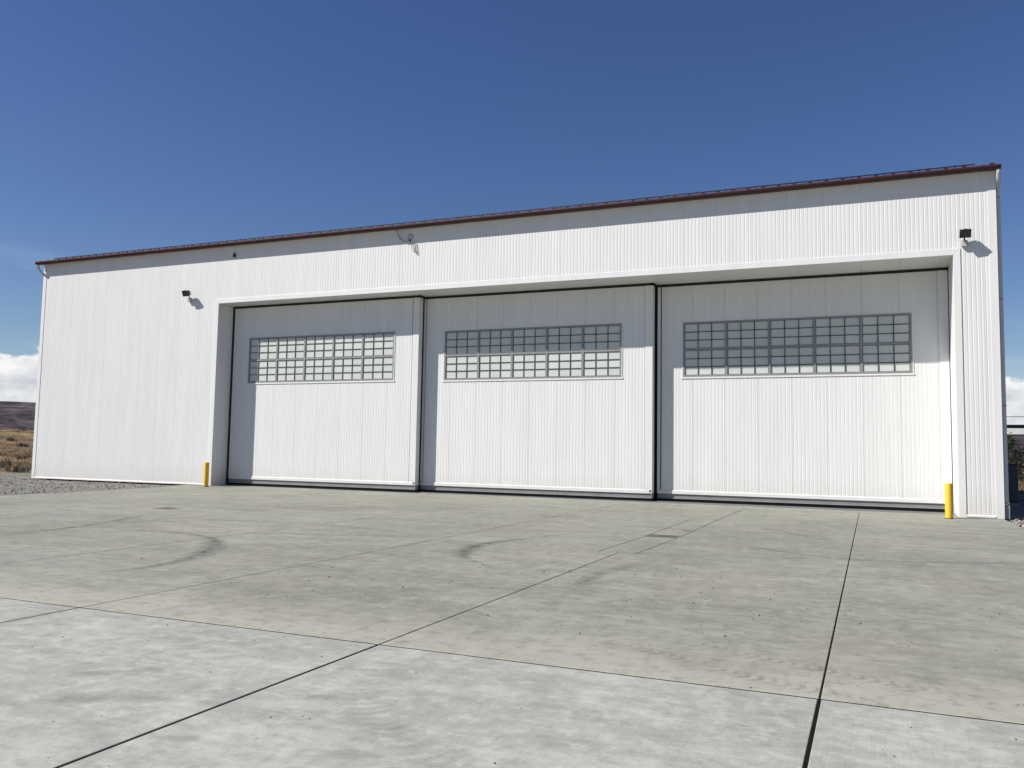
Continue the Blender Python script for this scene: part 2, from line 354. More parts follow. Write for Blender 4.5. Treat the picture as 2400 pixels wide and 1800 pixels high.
# ------------------------------------------------------------------ helpers
class MB:
    def __init__(s): s.v = []; s.f = []
    def box(s, x0, x1, y0, y1, z0, z1, skip=()):
        i = len(s.v)
        s.v += [(x0, y0, z0), (x1, y0, z0), (x1, y1, z0), (x0, y1, z0), (x0, y0, z1), (x1, y0, z1), (x1, y1, z1), (x0, y1, z1)]
        fs = {'b': (3, 2, 1, 0), 't': (4, 5, 6, 7), 'f': (0, 1, 5, 4), 'k': (2, 3, 7, 6), 'l': (3, 0, 4, 7), 'r': (1, 2, 6, 5)}
        for k, q in fs.items():
            if k not in skip: s.f.append(tuple(i + j for j in q))
        return s
    def prism(s, poly, z0, z1, bevel=0.0):
        n = len(poly); i = len(s.v)
        s.v += [(x, y, z0) for x, y in poly] + [(x, y, z1) for x, y in poly]
        s.f.append(tuple(i + k for k in reversed(range(n)))); s.f.append(tuple(i + n + k for k in range(n)))
        for k in range(n):
            a, c = k, (k + 1) % n
            s.f.append((i + a, i + c, i + n + c, i + n + a))
        return s
    def sweep(s, pts, prof, closed_prof=True, cap=True):
        """sweep a small cross-section along a path"""
        P = [Vector(p) for p in pts]; rings = []
        ref = Vector((0, 0, 1))
        for k, p in enumerate(P):
            t = ((P[min(k + 1, len(P) - 1)] - P[max(k - 1, 0)])).normalized()
            rf = ref if abs(t.dot(ref)) < 0.95 else Vector((0, 1, 0))
            if k == 0: side = t.cross(rf).normalized()
            else:
                side = (side - t * side.dot(t)).normalized()
            nn = side.cross(t).normalized()
            i = len(s.v); s.v += [tuple(p + side * a + nn * b_) for a, b_ in prof]; rings.append(i)
        n = len(prof)
        for a, c in zip(rings, rings[1:]):
            for k in range(n):
                k2 = (k + 1) % n
                s.f.append((a + k, a + k2, c + k2, c + k))
        if cap:
            s.f.append(tuple(rings[0] + k for k in reversed(range(n)))); s.f.append(tuple(rings[-1] + k for k in range(n)))
        return s
    def tube(s, pts, r, n=8): return s.sweep(pts, [(r * math.cos(2 * math.pi * k / n), r * math.sin(2 * math.pi * k / n)) for k in range(n)])
    def lathe(s, prof, cx=0, cy=0, n=24):
        i = len(s.v)
        for rr, z in prof:
            for k in range(n):
                a = 2 * math.pi * k / n; s.v.append((cx + rr * math.cos(a), cy + rr * math.sin(a), z))
        for j in range(len(prof) - 1):
            for k in range(n):
                k2 = (k + 1) % n
                s.f.append((i + j * n + k, i + j * n + k2, i + (j + 1) * n + k2, i + (j + 1) * n + k))
        s.f.append(tuple(i + (len(prof) - 1) * n + k for k in range(n)))
        return s
    def mesh(s, name, mat, smooth=False):
        me = bpy.data.meshes.new(name); me.from_pydata(s.v, [], s.f); me.update()
        if mat: me.materials.append(mat)
        if smooth:
            for p in me.polygons: p.use_smooth = True
        return me
    def build(s, name, mat, parent=None, loc=(0, 0, 0), smooth=False):
        return link(name, s.mesh(name, mat, smooth), parent, loc)
def link(name, me, parent=None, loc=(0, 0, 0)):
    o = bpy.data.objects.new(name, me); COL.objects.link(o)
    o.parent = parent; o.location = loc
    return o
def empty(name, loc=(0, 0, 0)):
    o = bpy.data.objects.new(name, None); COL.objects.link(o); o.location = loc; o.empty_display_size = 0.3
    return o
def tag(o, label=None, cat=None, group=None, kind=None):
    if label: o['label'] = label
    if cat: o['category'] = cat
    if group: o['group'] = group
    if kind: o['kind'] = kind
    return o
def soften(o, w=0.004, seg=2, ang=40):
    md = o.modifiers.new('bevel', 'BEVEL'); md.width = w; md.segments = seg; md.limit_method = 'ANGLE'; md.angle_limit = R(ang)
    return o

# ------------------------------------------------------------------ terrain
def spaced(a, b, near0, near1, step, grow=1.16):
    out = []; x = near0
    while x <= near1: out.append(x); x += step
    st = step; x = out[-1]
    while x < b: st *= grow; x += st; out.append(x)
    st = step; x = near0; pre = []
    while x > a: st *= grow; x -= st; pre.append(x)
    return pre[::-1] + out
def sstep(a, b, x):
    t = max(0.0, min(1.0, (x - a) / (b - a))); return t * t * (3 - 2 * t)
def H(x, y):
    base = -0.05
    s_ = -40.0 - x
    if s_ > 0:
        n = mnoise.fractal(Vector((x * 0.05, y * 0.05, 0.3)), 1.0, 2.0, 4)
        n2 = mnoise.fractal(Vector((x * 0.35, y * 0.35, 1.3)), 1.0, 2.0, 3)
        k = sstep(0, 14, s_)
        rise = 0.35 * sstep(0, 6, s_) + 3.35 * sstep(4, 105, s_) - 3.0 * sstep(150, 400, s_)
        base += rise + k * (0.35 * n + 0.07 * n2)
    if y > 20:
        k = sstep(20, 60, y) * sstep(-20, 0, x)
        base += k * 0.25 * mnoise.fractal(Vector((x * 0.06, y * 0.06, 4.0)), 1.0, 2.0, 4)
    return base
xs = spaced(-5200, 3000, -150, 30, 1.5, 1.22); ys = spaced(-1200, 5200, -40, 120, 1.5, 1.22)
vv = [(x, y, H(x, y)) for y in ys for x in xs]
nx = len(xs)
ff = [(j * nx + i, j * nx + i + 1, (j + 1) * nx + i + 1, (j + 1) * nx + i) for j in range(len(ys) - 1) for i in range(nx - 1)]
mb = MB(); mb.v = vv; mb.f = ff
tag(mb.build('ground', M['ground'], smooth=True), kind='structure')

# far plateau
mb = MB(); NA, NR = 420, 26
for j in range(NR + 1):
    t = j / NR
    for i in range(NA + 1):
        az = R(-120 + 240 * i / NA)
        rr = 2300 + 1100 * t
        top = 138 + 9 * mnoise.fractal(Vector((az * 3.0, 0, 2)), 1.0, 2.0, 4)
        if az > R(-20): top *= 0.66
        prof = sstep(0.0, 0.75, t) * 0.82 + 0.18 * sstep(0.7, 1.0, t)
        g_ = mnoise.ridged_multi_fractal(Vector((az * 16, t * 2.2, 7)), 1.0, 2.0, 4, 1.0, 2.0)
        z = top * prof + (g_ - 1.2) * 9 * math.sin(math.pi * min(1, t * 1.02)) - 4
        mb.v.append((rr * math.sin(az), -27 + rr * math.cos(az), z))
for j in range(NR):
    for i in range(NA):
        a = j * (NA + 1) + i; mb.f.append((a, a + 1, a + NA + 2, a + NA + 1))
tag(mb.build('hills', M['hill'], smooth=True), kind='structure')

# ------------------------------------------------------------------ apron: cast slabs with open joints
apron = tag(empty('apron', (0, 0, 0)), kind='structure')
PITCH = 3.592; XA = -3.95
XL, XR_ = -25.0, 3.40
YJ = -21.02
def slab(poly, gaps, mat='concrete', top=0.0):
    """poly CCW; gaps = inset of each edge k -> k+1"""
    n = len(poly); pts = [Vector(p) for p in poly]; lines = []
    for k in range(n):
        a, c = pts[k], pts[(k + 1) % n]; d = (c - a).normalized(); nn = Vector((-d.y, d.x))
        lines.append((a + nn * gaps[k], d))
    out = []
    for k in range(n):
        p, d = lines[k - 1]; q_, e = lines[k]
        cr = d.x * e.y - d.y * e.x
        t = ((q_ - p).x * e.y - (q_ - p).y * e.x) / cr
        out.append(p + d * t)
    # arris: small rounded edge
    mb = MB(); n = len(out); e = 0.004
    inn = []
    for k in range(n):
        d0 = (out[k] - out[k - 1]).normalized(); d1 = (out[(k + 1) % n] - out[k]).normalized()
        n0 = Vector((-d0.y, d0.x)); n1 = Vector((-d1.y, d1.x))
        bis = (n0 + n1); bis = bis / max(0.3, bis.dot(n0))
        inn.append(out[k] + bis * e)
    rings = [[(p.x, p.y, top - 0.16) for p in out], [(p.x, p.y, top - 0.003) for p in out], [(p.x, p.y, top) for p in inn]]
    for rg in rings: mb.v += rg
    for j in range(2):
        for k in range(n):
            k2 = (k + 1) % n; mb.f.append((j * n + k, j * n + k2, (j + 1) * n + k2, (j + 1) * n + k))
    mb.f.append(tuple(2 * n + k for k in range(n)))
    return mb.build('slab', M[mat], apron)
GA, GB = 0.0075, 0.0003
xb = [XA + PITCH * k for k in range(-5, 3)]          # joints; [-21.9 ... 3.23]
cols = [XL] + [x for x in xb if XL + 0.5 < x < XR_ - 0.6] + [XR_]
DR = [(-4.235, -3.595, -10.52, -9.93), (-17.44, -16.84, -10.60, -10.0)]   # drain openings
for i in range(len(cols) - 1):
    x0, x1 = cols[i], cols[i + 1]
    gl = GA if i else 0; gr_ = GA if i < len(cols) - 2 else 0
    isA = abs(x1 - XA) < 0.01; fromA = abs(x0 - XA) < 0.01
    if isA:
        p = [(x0, YJ), (XA, YJ), (XA, -13.48), (-4.30, -13.48), (-4.25, -10.52), (-4.25, -9.93), (-4.30, -5.5), (-3.645, -5.5), (-3.66, 0.30), (x0, 0.30)]
        slab(p, [0.017, GA, GB, GA, 0.004, GA, GB, GA, GB, gl])
    elif fromA:
        p = [(XA, YJ), (x1, YJ), (x1, 0.30), (-3.66, 0.30), (-3.645, -5.5), (-3.59, -9.93), (-3.59, -10.52), (-3.66, -13.48), (XA, -13.48)]
        slab(p, [0.017, gr_, GB, GA, GA, 0.004, GA, GB, GA])
        slab([(-4.30, -13.48), (-3.66, -13.48), (-3.59, -10.52), (-4.25, -10.52)], [GB, GA, 0.0, GA])
        slab([(-4.25, -9.93), (-3.59, -9.93), (-3.645, -5.5), (-4.30, -5.5)], [0.0, GA, GB, GA])
    elif x0 < -17 < x1:
        a0, a1, b0, b1 = DR[1]
        slab([(x0, YJ), (x1, YJ), (x1, b0), (x0, b0)], [0.017, gr_, 0, gl])
        slab([(x0, b1), (x1, b1), (x1, 0.30), (x0, 0.30)], [0, gr_, GB, gl])
        slab([(x0, b0), (a0, b0), (a0, b1), (x0, b1)], [0, 0, 0, gl])
        slab([(a1, b0), (x1, b0), (x1, b1), (a1, b1)], [0, gr_, 0, 0])
    elif i == 0:
        slab([(XL, YJ), (x1, YJ), (x1, 0.30), (-26.45, 0.30), (-26.4, -0.55), (-25.6, -2.6), (XL - 0.05, -5.5)], [0.017, gr_, GB, 0, 0, 0, 0])
    else:
        slab([(x0, YJ), (x1, YJ), (x1, 0.30), (x0, 0.30)], [0.017, gr_, GB, gl])
    g2l = 0.013 if i else 0; g2r = 0.013 if i < len(cols) - 2 else 0
    slab([(x0, -34.0), (x1, -34.0), (x1, YJ), (x0, YJ)], [0, g2r, 0.017, g2l], 'concrete_pale')
slab([(-26.45, 0.30), (XR_, 0.30), (XR_, 3.2), (-26.45, 3.2)], [GB, 0, 0, 0])
for (fx0, fx1, fy0, fy1) in ((XL + 0.1, XR_ - 0.05, -33.9, -10.62), (XL + 0.1, XR_ - 0.05, -9.91, 3.1),
                             (XL + 0.1, -17.46, -10.619, -9.911), (-16.82, -4.262, -10.619, -9.911), (-3.578, XR_ - 0.05, -10.619, -9.911)):
    MB().box(fx0, fx1, fy0, fy1, -0.15, -0.0045).build('joint_filler', M['filler'], apron)

def catmull(pts, n=14):
    P = [Vector(p) for p in pts]; P = [P[0] * 2 - P[1]] + P + [P[-1] * 2 - P[-2]]
    out = []
    for k in range(1, len(P) - 2):
        a, b_, c, d = P[k - 1:k + 3]
        for i in range(n):
            t = i / n
            out.append(0.5 * ((2 * b_) + (c - a) * t + (2 * a - 5 * b_ + 4 * c - d) * t * t + (3 * b_ - a - 3 * c + d) * t ** 3))
    out.append(P[-2]); return out
_rz = [0.0016]
def ribbon(name, pts, width, mat, parent=apron):
    _rz[0] += 0.00025
    P = catmull(pts) if len(pts) > 2 else [Vector(pts[0]).lerp(Vector(pts[1]), k / 12) for k in range(13)]
    mb = MB(); L = [0.0]; uv = []; um = []
    for a, c in zip(P, P[1:]): L.append(L[-1] + (c - a).length)
    for k, p in enumerate(P):
        t = (P[min(k + 1, len(P) - 1)] - P[max(k - 1, 0)]).normalized(); nn = Vector((-t.y, t.x))
        w = width if not callable(width) else width(L[k] / L[-1])
        for j in range(5):
            q_ = p + nn * w * (j / 4 - 0.5); mb.v.append((q_.x, q_.y, _rz[0])); uv.append((j / 4, L[k] / L[-1])); um.append((j / 4 * w, L[k]))
    for k in range(len(P) - 1):
        for j in range(4):
            a = k * 5 + j; mb.f.append((a, a + 5, a + 6, a + 1))
    me = mb.mesh(name, M[mat])
    for nm, src in (('UVMap', uv), ('metres', um)):
        ul = me.uv_layers.new(name=nm)
        for lp in me.loops: ul.data[lp.index].uv = src[lp.vertex_index]
    return link(name, me, parent)
# skids and turning marks, read off the apron
ribbon('tyre_mark', [(-12.3, -14.9), (-11.3, -15.2), (-10.45, -15.87), (-9.7, -16.9), (-9.25, -17.95), (-9.2, -18.95)], lambda t: 0.18 + 0.34 * math.sin(math.pi * t), 'tyre')
ribbon('tyre_mark', [(-6.1, -12.05), (-6.45, -13.6), (-6.1, -15.1), (-5.5, -15.9)], lambda t: 0.16 + 0.30 * math.sin(math.pi * t), 'tyre')
ribbon('tyre_mark', [(-14.2, -17.4), (-15.0, -14.3), (-16.3, -11.45)], 0.22, 'tyre')
ribbon('tyre_mark', [(-17.5, -13.2), (-14.0, -12.3), (-11.0, -11.9), (-7.2, -13.0)], 0.16, 'tyre_faint')
ribbon('tyre_mark', [(-16.2, -16.4), (-12.2, -14.7), (-8.3, -13.2), (-6.2, -13.5)], 0.17, 'tyre_faint')
ribbon('tyre_mark', [(-0.36, -10.0), (1.2, -9.5), (3.3, -8.8)], 0.15, 'tyre')
ribbon('tyre_mark', [(-2.9, -10.3), (-1.0, -12.1), (0.7, -12.1), (3.2, -10.8)], 0.18, 'tyre_faint')
ribbon('tyre_mark', [(0.3, -5.1), (1.6, -5.7), (3.3, -6.0)], 0.16, 'tyre_faint')
ribbon('tyre_mark', [(-2.6, -6.6), (-1.7, -8.0), (-0.36, -9.9)], 0.16, 'tyre_faint')
ribbon('tyre_mark', [(-3.2, -14.3), (-3.5, -16.2), (-3.2, -18.2)], 0.32, 'tyre_faint')
ribbon('tyre_mark', [(-18.0, -8.2), (-12.0, -7.0), (-6.0, -6.9), (-1.0, -7.8)], 0.16, 'tyre_faint')
ribbon('tyre_mark', [(-22.0, -9.5), (-16.0, -8.6), (-10.0, -4.2), (-7.0, -1.5)], 0.17, 'tyre_faint')
ribbon('tyre_mark', [(-12.0, -3.2), (-6.5, -3.8), (0.2, -4.4)], 0.18, 'tyre_faint')
ribbon('tyre_mark', [(-16.5, -16.2), (-14.2, -15.0), (-12.3, -14.9), (-11.0, -15.35), (-9.9, -16.6), (-9.2, -18.4), (-9.6, -20.4)], 0.17, 'tyre_faint')
ribbon('tyre_mark', [(-5.2, -9.2), (-6.1, -12.05), (-6.45, -13.6), (-6.0, -15.2), (-4.6, -16.6)], 0.16, 'tyre_faint')
ribbon('tread_print', [(-2.3, -19.95), (-1.46, -20.33), (-0.82, -20.68), (0.1, -20.95)], 0.26, 'tread')
ribbon('tread_print', [(-1.7, -19.55), (-0.9, -19.98), (0.0, -20.33), (0.9, -20.6)], 0.22, 'tread')
ribbon('tread_print', [(-3.75, -21.6), (-3.2, -22.4), (-2.4, -23.1), (-1.4, -23.5)], 0.34, 'tread_faint')
ribbon('stain', [(-5.5, -22.95), (-5.2, -22.7), (-4.95, -22.4)], 0.16, 'stain')
ribbon('stain', [(-3.86, -23.66), (-3.72, -23.59), (-3.58, -23.50)], 0.16, 'stain')
ribbon('stain', [(-3.63, -22.62), (-3.5, -22.55), (-3.38, -22.46)], 0.14, 'stain')
ribbon('stain', [(-5.15, -23.4), (-4.8, -23.2), (-4.3, -22.9)], 0.30, 'stain')
ribbon('stain', [(0.45, -12.75), (0.7, -12.65), (1.0, -12.6)], 0.26, 'stain')
ribbon('stain', [(1.35, -14.05), (1.6, -13.95), (1.8, -13.85)], 0.14, 'stain')
ribbon('stain', [(-1.45, -12.9), (-1.2, -12.7), (-0.95, -12.6)], 0.20, 'stain')
ribbon('stain', [(-3.55, -9.3), (-3.7, -8.9), (-3.85, -8.5)], 0.30, 'stain')
ribbon('tyre_mark', [(-4.43, -20.86), (-4.44, -20.08)], 0.045, 'tyre')
for k in range(9):
    x = random.uniform(-3.2, 0.0); y = random.uniform(-19.3, -15.5); a = random.uniform(-0.2, 0.15); l = random.uniform(0.25, 0.7)
    ribbon('scratch', [(x, y), (x + l * math.cos(a), y + l * math.sin(a))], 0.012, 'scratch')
for k in range(8):
    x = random.uniform(-11, -4); y = random.uniform(-18, -9); a = random.uniform(-0.3, 0.5); l = random.uniform(0.3, 0.9)
    ribbon('scratch', [(x, y), (x + l * math.cos(a), y + l * math.sin(a))], 0.014, 'scratch')

# ------------------------------------------------------------------ hangar
XW0, XW1 = -35.79, 3.42           # outer corners
J0, J1 = -25.154, 2.29            # door opening
ZH = 7.62                         # underside of header
ZT = 10.01                         # top of wall at the eave
DEPTH = 21.0
D = (0.90, 1.32, 1.74)            # front planes of the three door leaves
PW = 1.085
hangar = tag(empty('hangar', (-16, 0, 0)), 'white metal hangar with three large sliding doors and maroon eave', 'building')
def HB(mb, name, mat, parent=hangar, **k):
    o = mb.build(name, M[mat], parent, **k)
    if parent is hangar: o.location = (16, 0, 0)
    return o
_pc = {}
def panel_mesh(a, b_, z0, z1, depth, matname, full=PW, ribs=9, lret=True, rret=True):
    """a slice a..b of one ribbed sheet; x measured from the sheet's left edge, y=0 is the outer face"""
    key = tuple(round(t, 3) for t in (a, b_, z0, z1, depth)) + (matname, lret, rret)
    if key in _pc: return _pc[key]
    p = full / ribs; kn = [(0.0, 0.0)]
    for i in range(ribs):
        c = (i + 0.5) * p
        kn += [(c - 0.020, 0.0), (c - 0.010, depth), (c + 0.008, depth), (c + 0.018, 0.0)]
    kn.append((full, 0.0))
    def at(x):
        for (x0, y0), (x1, y1) in zip(kn, kn[1:]):
            if x0 <= x <= x1: return y0 + (y1 - y0) * ((x - x0) / max(1e-9, x1 - x0))
        return 0.0
    g = 0.0018 if full == PW else 0.0030
    aa = a + (g if lret else 0); bb = b_ - (g if rret else 0)
    pts = [(aa, at(aa))] + [k for k in kn if aa + 1e-4 < k[0] < bb - 1e-4] + [(bb, at(bb))]
    if lret: pts = [(aa, 0.045)] + pts
    if rret: pts = pts + [(bb, 0.045)]
    mb = MB(); n = len(pts)
    mb.v = [(x, y, z0) for x, y in pts] + [(x, y, z1) for x, y in pts]
    mb.f = [(k, k + 1, n + k + 1, n + k) for k in range(n - 1)]
    me = mb.mesh('panel', M[matname]); _pc[key] = me
    return me
def add_panel(x, a, b_, y, z0, z1, depth, mat, parent, ox=0, **k):
    me = panel_mesh(a, b_, z0, z1, depth, mat, **k)
    return link('panel', me, parent, (x - ox, y, 0))

# facade sheets on one grid
XG = 1.97
RIB = 0.0044
k = math.floor((XW0 - XG) / PW)
x = XG + k * PW
def seg(x, lo, hi, z0, z1):
    a = max(lo, x); b_ = min(hi, x + PW)
    if b_ - a > 0.03: add_panel(x, a - x, b_ - x, 0.0, z0, z1, RIB, 'white', hangar, ox=-16)
TW = 0.19                          # opening casing width
while x < XW1:
    seg(x, XW0 + 0.03, J0 - TW + 0.03, 0.07, ZT)
    seg(x, J0 - TW + 0.03, J1 + TW - 0.03, ZH + TW - 0.02, ZT)
    seg(x, J1 + TW - 0.03, XW1 - 0.03, 0.07, ZT)
    x += PW
# wall cores behind the sheets
HB(MB().box(XW0 + 0.02, J0 - 0.01, 0.046, 0.28, 0.0, ZT), 'wall', 'core')
HB(MB().box(J0 - 0.01, J1 + 0.01, 0.046, 0.28, ZH + 0.02, ZT), 'wall', 'core')
HB(MB().box(J1 + 0.01, XW1 - 0.02, 0.046, 0.28, 0.0, ZT), 'wall', 'core')
HB(MB().box(XW0, XW0 + 0.2, 0.285, DEPTH, 0.0, ZT), 'wall', 'white')
HB(MB().box(XW1 - 0.2, XW1, 0.285, DEPTH, 0.0, ZT), 'wall', 'white')
HB(MB().box(XW0 + 0.21, XW1 - 0.21, DEPTH - 0.2, DEPTH, 0.0, ZT), 'wall', 'white')
# corner trims, base flashing, opening casing
for (a, c) in ((XW0 - 0.012, XW0 + 0.19), (XW1 - 0.20, XW1 + 0.012)):
    o = HB(MB().box(a, c, -0.014, 0.30, 0.0, ZT - 0.005), 'corner_trim', 'trim'); soften(o, 0.005)
def flashing(x0, x1):
    mb = MB(); pr = [(-0.004, 0.085), (-0.028, 0.062), (-0.028, 0.018), (-0.004, 0.012), (0.04, 0.012), (0.04, 0.085)]
    n = len(pr); mb.v = [(x0, y, z) for y, z in pr] + [(x1, y, z) for y, z in pr]
    mb.f = [(k, (k + 1) % n, n + (k + 1) % n, n + k) for k in range(n)] + [tuple(range(n))[::-1], tuple(range(n, 2 * n))]
    HB(mb, 'base_flashing', 'trim')
flashing(XW0 + 0.20, J0 - TW - 0.003); flashing(J1 + TW + 0.003, XW1 - 0.205)
def casing(poly_xz, y0=-0.02, y1=0.044):
    mb = MB(); n = len(poly_xz)
    mb.v = [(x, y0, z) for x, z in poly_xz] + [(x, y1, z) for x, z in poly_xz]
    mb.f = [tuple(range(n)), tuple(range(2 * n - 1, n - 1, -1))] + [((k + 1) % n, k, n + k, n + (k + 1) % n) for k in range(n)]
    o = HB(mb, 'door_casing', 'trim'); soften(o, 0.004); return o
e = 0.0015
casing([(J0 - TW, 0.0), (J0, 0.0), (J0, ZH - e), (J0 - TW, ZH + TW - e)])
casing([(J1, 0.0), (J1 + TW, 0.0), (J1 + TW, ZH + TW - e), (J1, ZH - e)])
casing([(J0 + e, ZH), (J1 - e, ZH), (J1 + TW - e, ZH + TW), (J0 - TW + e, ZH + TW)])
# reveals: jambs and the soffit of the door recess
BACK = 2.35
o = HB(MB().box(J0 - 0.10, J0 - 0.002, 0.046, BACK, 0.0, ZH - 0.003), 'jamb', 'white')
o = HB(MB().box(J1 + 0.002, J1 + 0.10, 0.046, BACK, 0.0, ZH - 0.003), 'jamb', 'white')
# soffit sheets
x = XG + math.floor((J0 - XG) / PW) * PW
while x < J1:
    a, c = max(J0, x), min(J1, x + PW)
    if c - a > 0.03: HB(MB().box(a + 0.002, c - 0.002, 0.046, BACK, ZH + 0.004, ZH + 0.018), 'soffit_panel', 'trim')
    x += PW
HB(MB().box(J0 - 0.1, J1 + 0.1, BACK, BACK + 0.15, 0.0, ZH + 0.3), 'wall', 'core')  # unseen dark sheet added behind the door leaves to stop light
# roof
RT = 10.13; RIDGE = RT + (DEPTH / 2 + 0.3) * 0.083
mb = MB()
x0, x1 = XW0 - 0.16, XW1 + 0.13
pr = [(-0.20, RT), (DEPTH / 2, RIDGE), (DEPTH + 0.2, RT), (DEPTH + 0.2, RT - 0.06), (DEPTH / 2, RIDGE - 0.06), (-0.20, RT - 0.06)]
n = len(pr); mb.v = [(x0, y, z) for y, z in pr] + [(x1, y, z) for y, z in pr]
mb.f = [(k, (k + 1) % n, n + (k + 1) % n, n + k) for k in range(n)] + [tuple(range(n))[::-1], tuple(range(n, 2 * n))]
roof = HB(mb, 'roof', 'maroon')
def RB(mb, name, mat): return mb.build(name, M[mat], roof)
# gable infill
for xx in (XW0 + 0.01, XW1 - 0.16):
    mb = MB(); mb.v = [(xx, 0.05, ZT), (xx, DEPTH - 0.05, ZT), (xx, DEPTH / 2, RIDGE - 0.08), (xx + 0.15, 0.05, ZT), (xx + 0.15, DEPTH - 0.05, ZT), (xx + 0.15, DEPTH / 2, RIDGE - 0.08)]
    mb.f = [(0, 2, 1), (3, 4, 5), (0, 3, 5, 2), (1, 2, 5, 4), (0, 1, 4, 3)]
    HB(mb, 'gable', 'white')
# eave soffit and gutter (ogee profile, open on top)
HB(MB().box(XW0 - 0.02, XW1 + 0.02, -0.155, 0.045, ZT + 0.002, ZT + 0.028), 'eave_soffit', 'trim')
mb = MB(); pr = [(-0.158, 10.115), (-0.158, 9.980), (-0.310, 9.980), (-0.325, 10.005), (-0.345, 10.040), (-0.370, 10.060), (-0.370, 10.105), (-0.350, 10.105), (-0.350, 10.075), (-0.310, 10.020), (-0.300, 9.992), (-0.170, 9.992), (-0.170, 10.115)]
n = len(pr); gx0, gx1 = XW0 - 0.17, XW1 + 0.12
mb.v = [(gx0, y, z) for y, z in pr] + [(gx1, y, z) for y, z in pr]
mb.f = [(k, n + k, n + (k + 1) % n, (k + 1) % n) for k in range(n)] + [tuple(range(n)), tuple(range(2 * n - 1, n - 1, -1))]
gut = RB(mb, 'gutter', 'maroon')
for xx in (gx0, gx1 - 0.004):
    RB(MB().box(xx + 0.0005, xx + 0.0035, -0.362, -0.162, 9.985, 10.105), 'gutter_end_cap', 'maroon')
# standing seams and the snow rail clamped to them
sm = MB().box(-0.012, 0.012, 0, 3.0, 0, 0.05).mesh('seam', M['maroon'])
cl = MB().box(-0.055, 0.055, -0.03, 0.035, 0.045, 0.120).mesh('rail_clamp', M['snow_rail'])
sp = MB().box(-0.012, 0.012, -0.012, 0.01, 0.09, 0.165).mesh('rail_splice', M['snow_rail'])
SW = 0.475; x = XW0 - 0.05; i = 0
while x < XW1 + 0.1:
    o = link('seam', sm, roof, (x, -0.19, RT)); o.rotation_euler = (math.atan(0.083), 0, 0)
    if XW0 + 0.75 < x < XW1 - 0.4:
        link('rail_clamp', cl, roof, (x, 0.02, RT + 0.015))
        if i % 2 == 0: link('rail_splice', sp, roof, (x + 0.24, 0.02, RT + 0.015))
    x += SW; i += 1
RB(MB().box(XW0 + 0.6, XW1 - 0.50, 0.005, 0.030, RT + 0.130, RT + 0.164), 'snow_rail', 'snow_rail')
RB(MB().box(XW1 - 0.12, XW1 + 0.0, 0.0, 0.5, RT + 0.03, RT + 0.14).box(XW1 - 0.16, XW1 - 0.12, 0.0, 0.4, RT + 0.03, RT + 0.09), 'ridge_end', 'maroon')
# downspouts on both gable corners
rect = [(-0.05, -0.042), (0.05, -0.042), (0.05, 0.042), (-0.05, 0.042)]
def downspout(xg, xs_, sgn):
    pts = catmull([(xg, -0.26, 9.985), (xg, -0.255, 9.88), (xg + 0.3 * (xs_ - xg), -0.18, 9.75), (xs_, -0.02, 9.62), (xs_, 0.10, 9.50), (xs_, 0.125, 9.36)], 6)
    rd = [(0.055 * math.cos(R(45 * k)), 0.05 * math.sin(R(45 * k))) for k in range(8)]
    o = HB(MB().sweep(pts, rd), 'downspout_elbow', 'downspout', smooth=True)
    mb = MB()
    for q_ in range(9):      # corrugation rings on the bend
        p = Vector(pts[4 + q_ * 2]); p2 = Vector(pts[5 + q_ * 2])
        d = (p2 - p).normalized() * 0.011
        mb.sweep([p - d, p + d], [(a * 1.13, b_ * 1.13) for a, b_ in rd])
    HB(mb, 'elbow_ring', 'downspout')
    o = HB(MB().box(xs_ - 0.052, xs_ + 0.052, 0.075, 0.175, 0.38, 9.40), 'downspout', 'downspout'); soften(o, 0.008)
    for z in (9.25, 6.28, 3.20, 0.44):
        HB(MB().box(xs_ - 0.058, xs_ + 0.062, 0.068, 0.182, z - 0.02, z + 0.02).box(xs_ + sgn * 0.060 - 0.008, xs_ + sgn * 0.060 + 0.012, 0.10, 0.15, z - 0.012, z + 0.012), 'downspout_strap', 'galv')
    mb = MB().box(xs_ - 0.062, xs_ + 0.066, 0.062, 0.19, 0.0, 0.375).box(xs_ - 0.068, xs_ + 0.074, 0.056, 0.198, 0.30, 0.36)
    HB(mb, 'downspout_boot', 'boot')
downspout(XW1 + 0.055, XW1 + 0.080, 1)
downspout(XW0 - 0.10, XW0 - 0.078, -1)

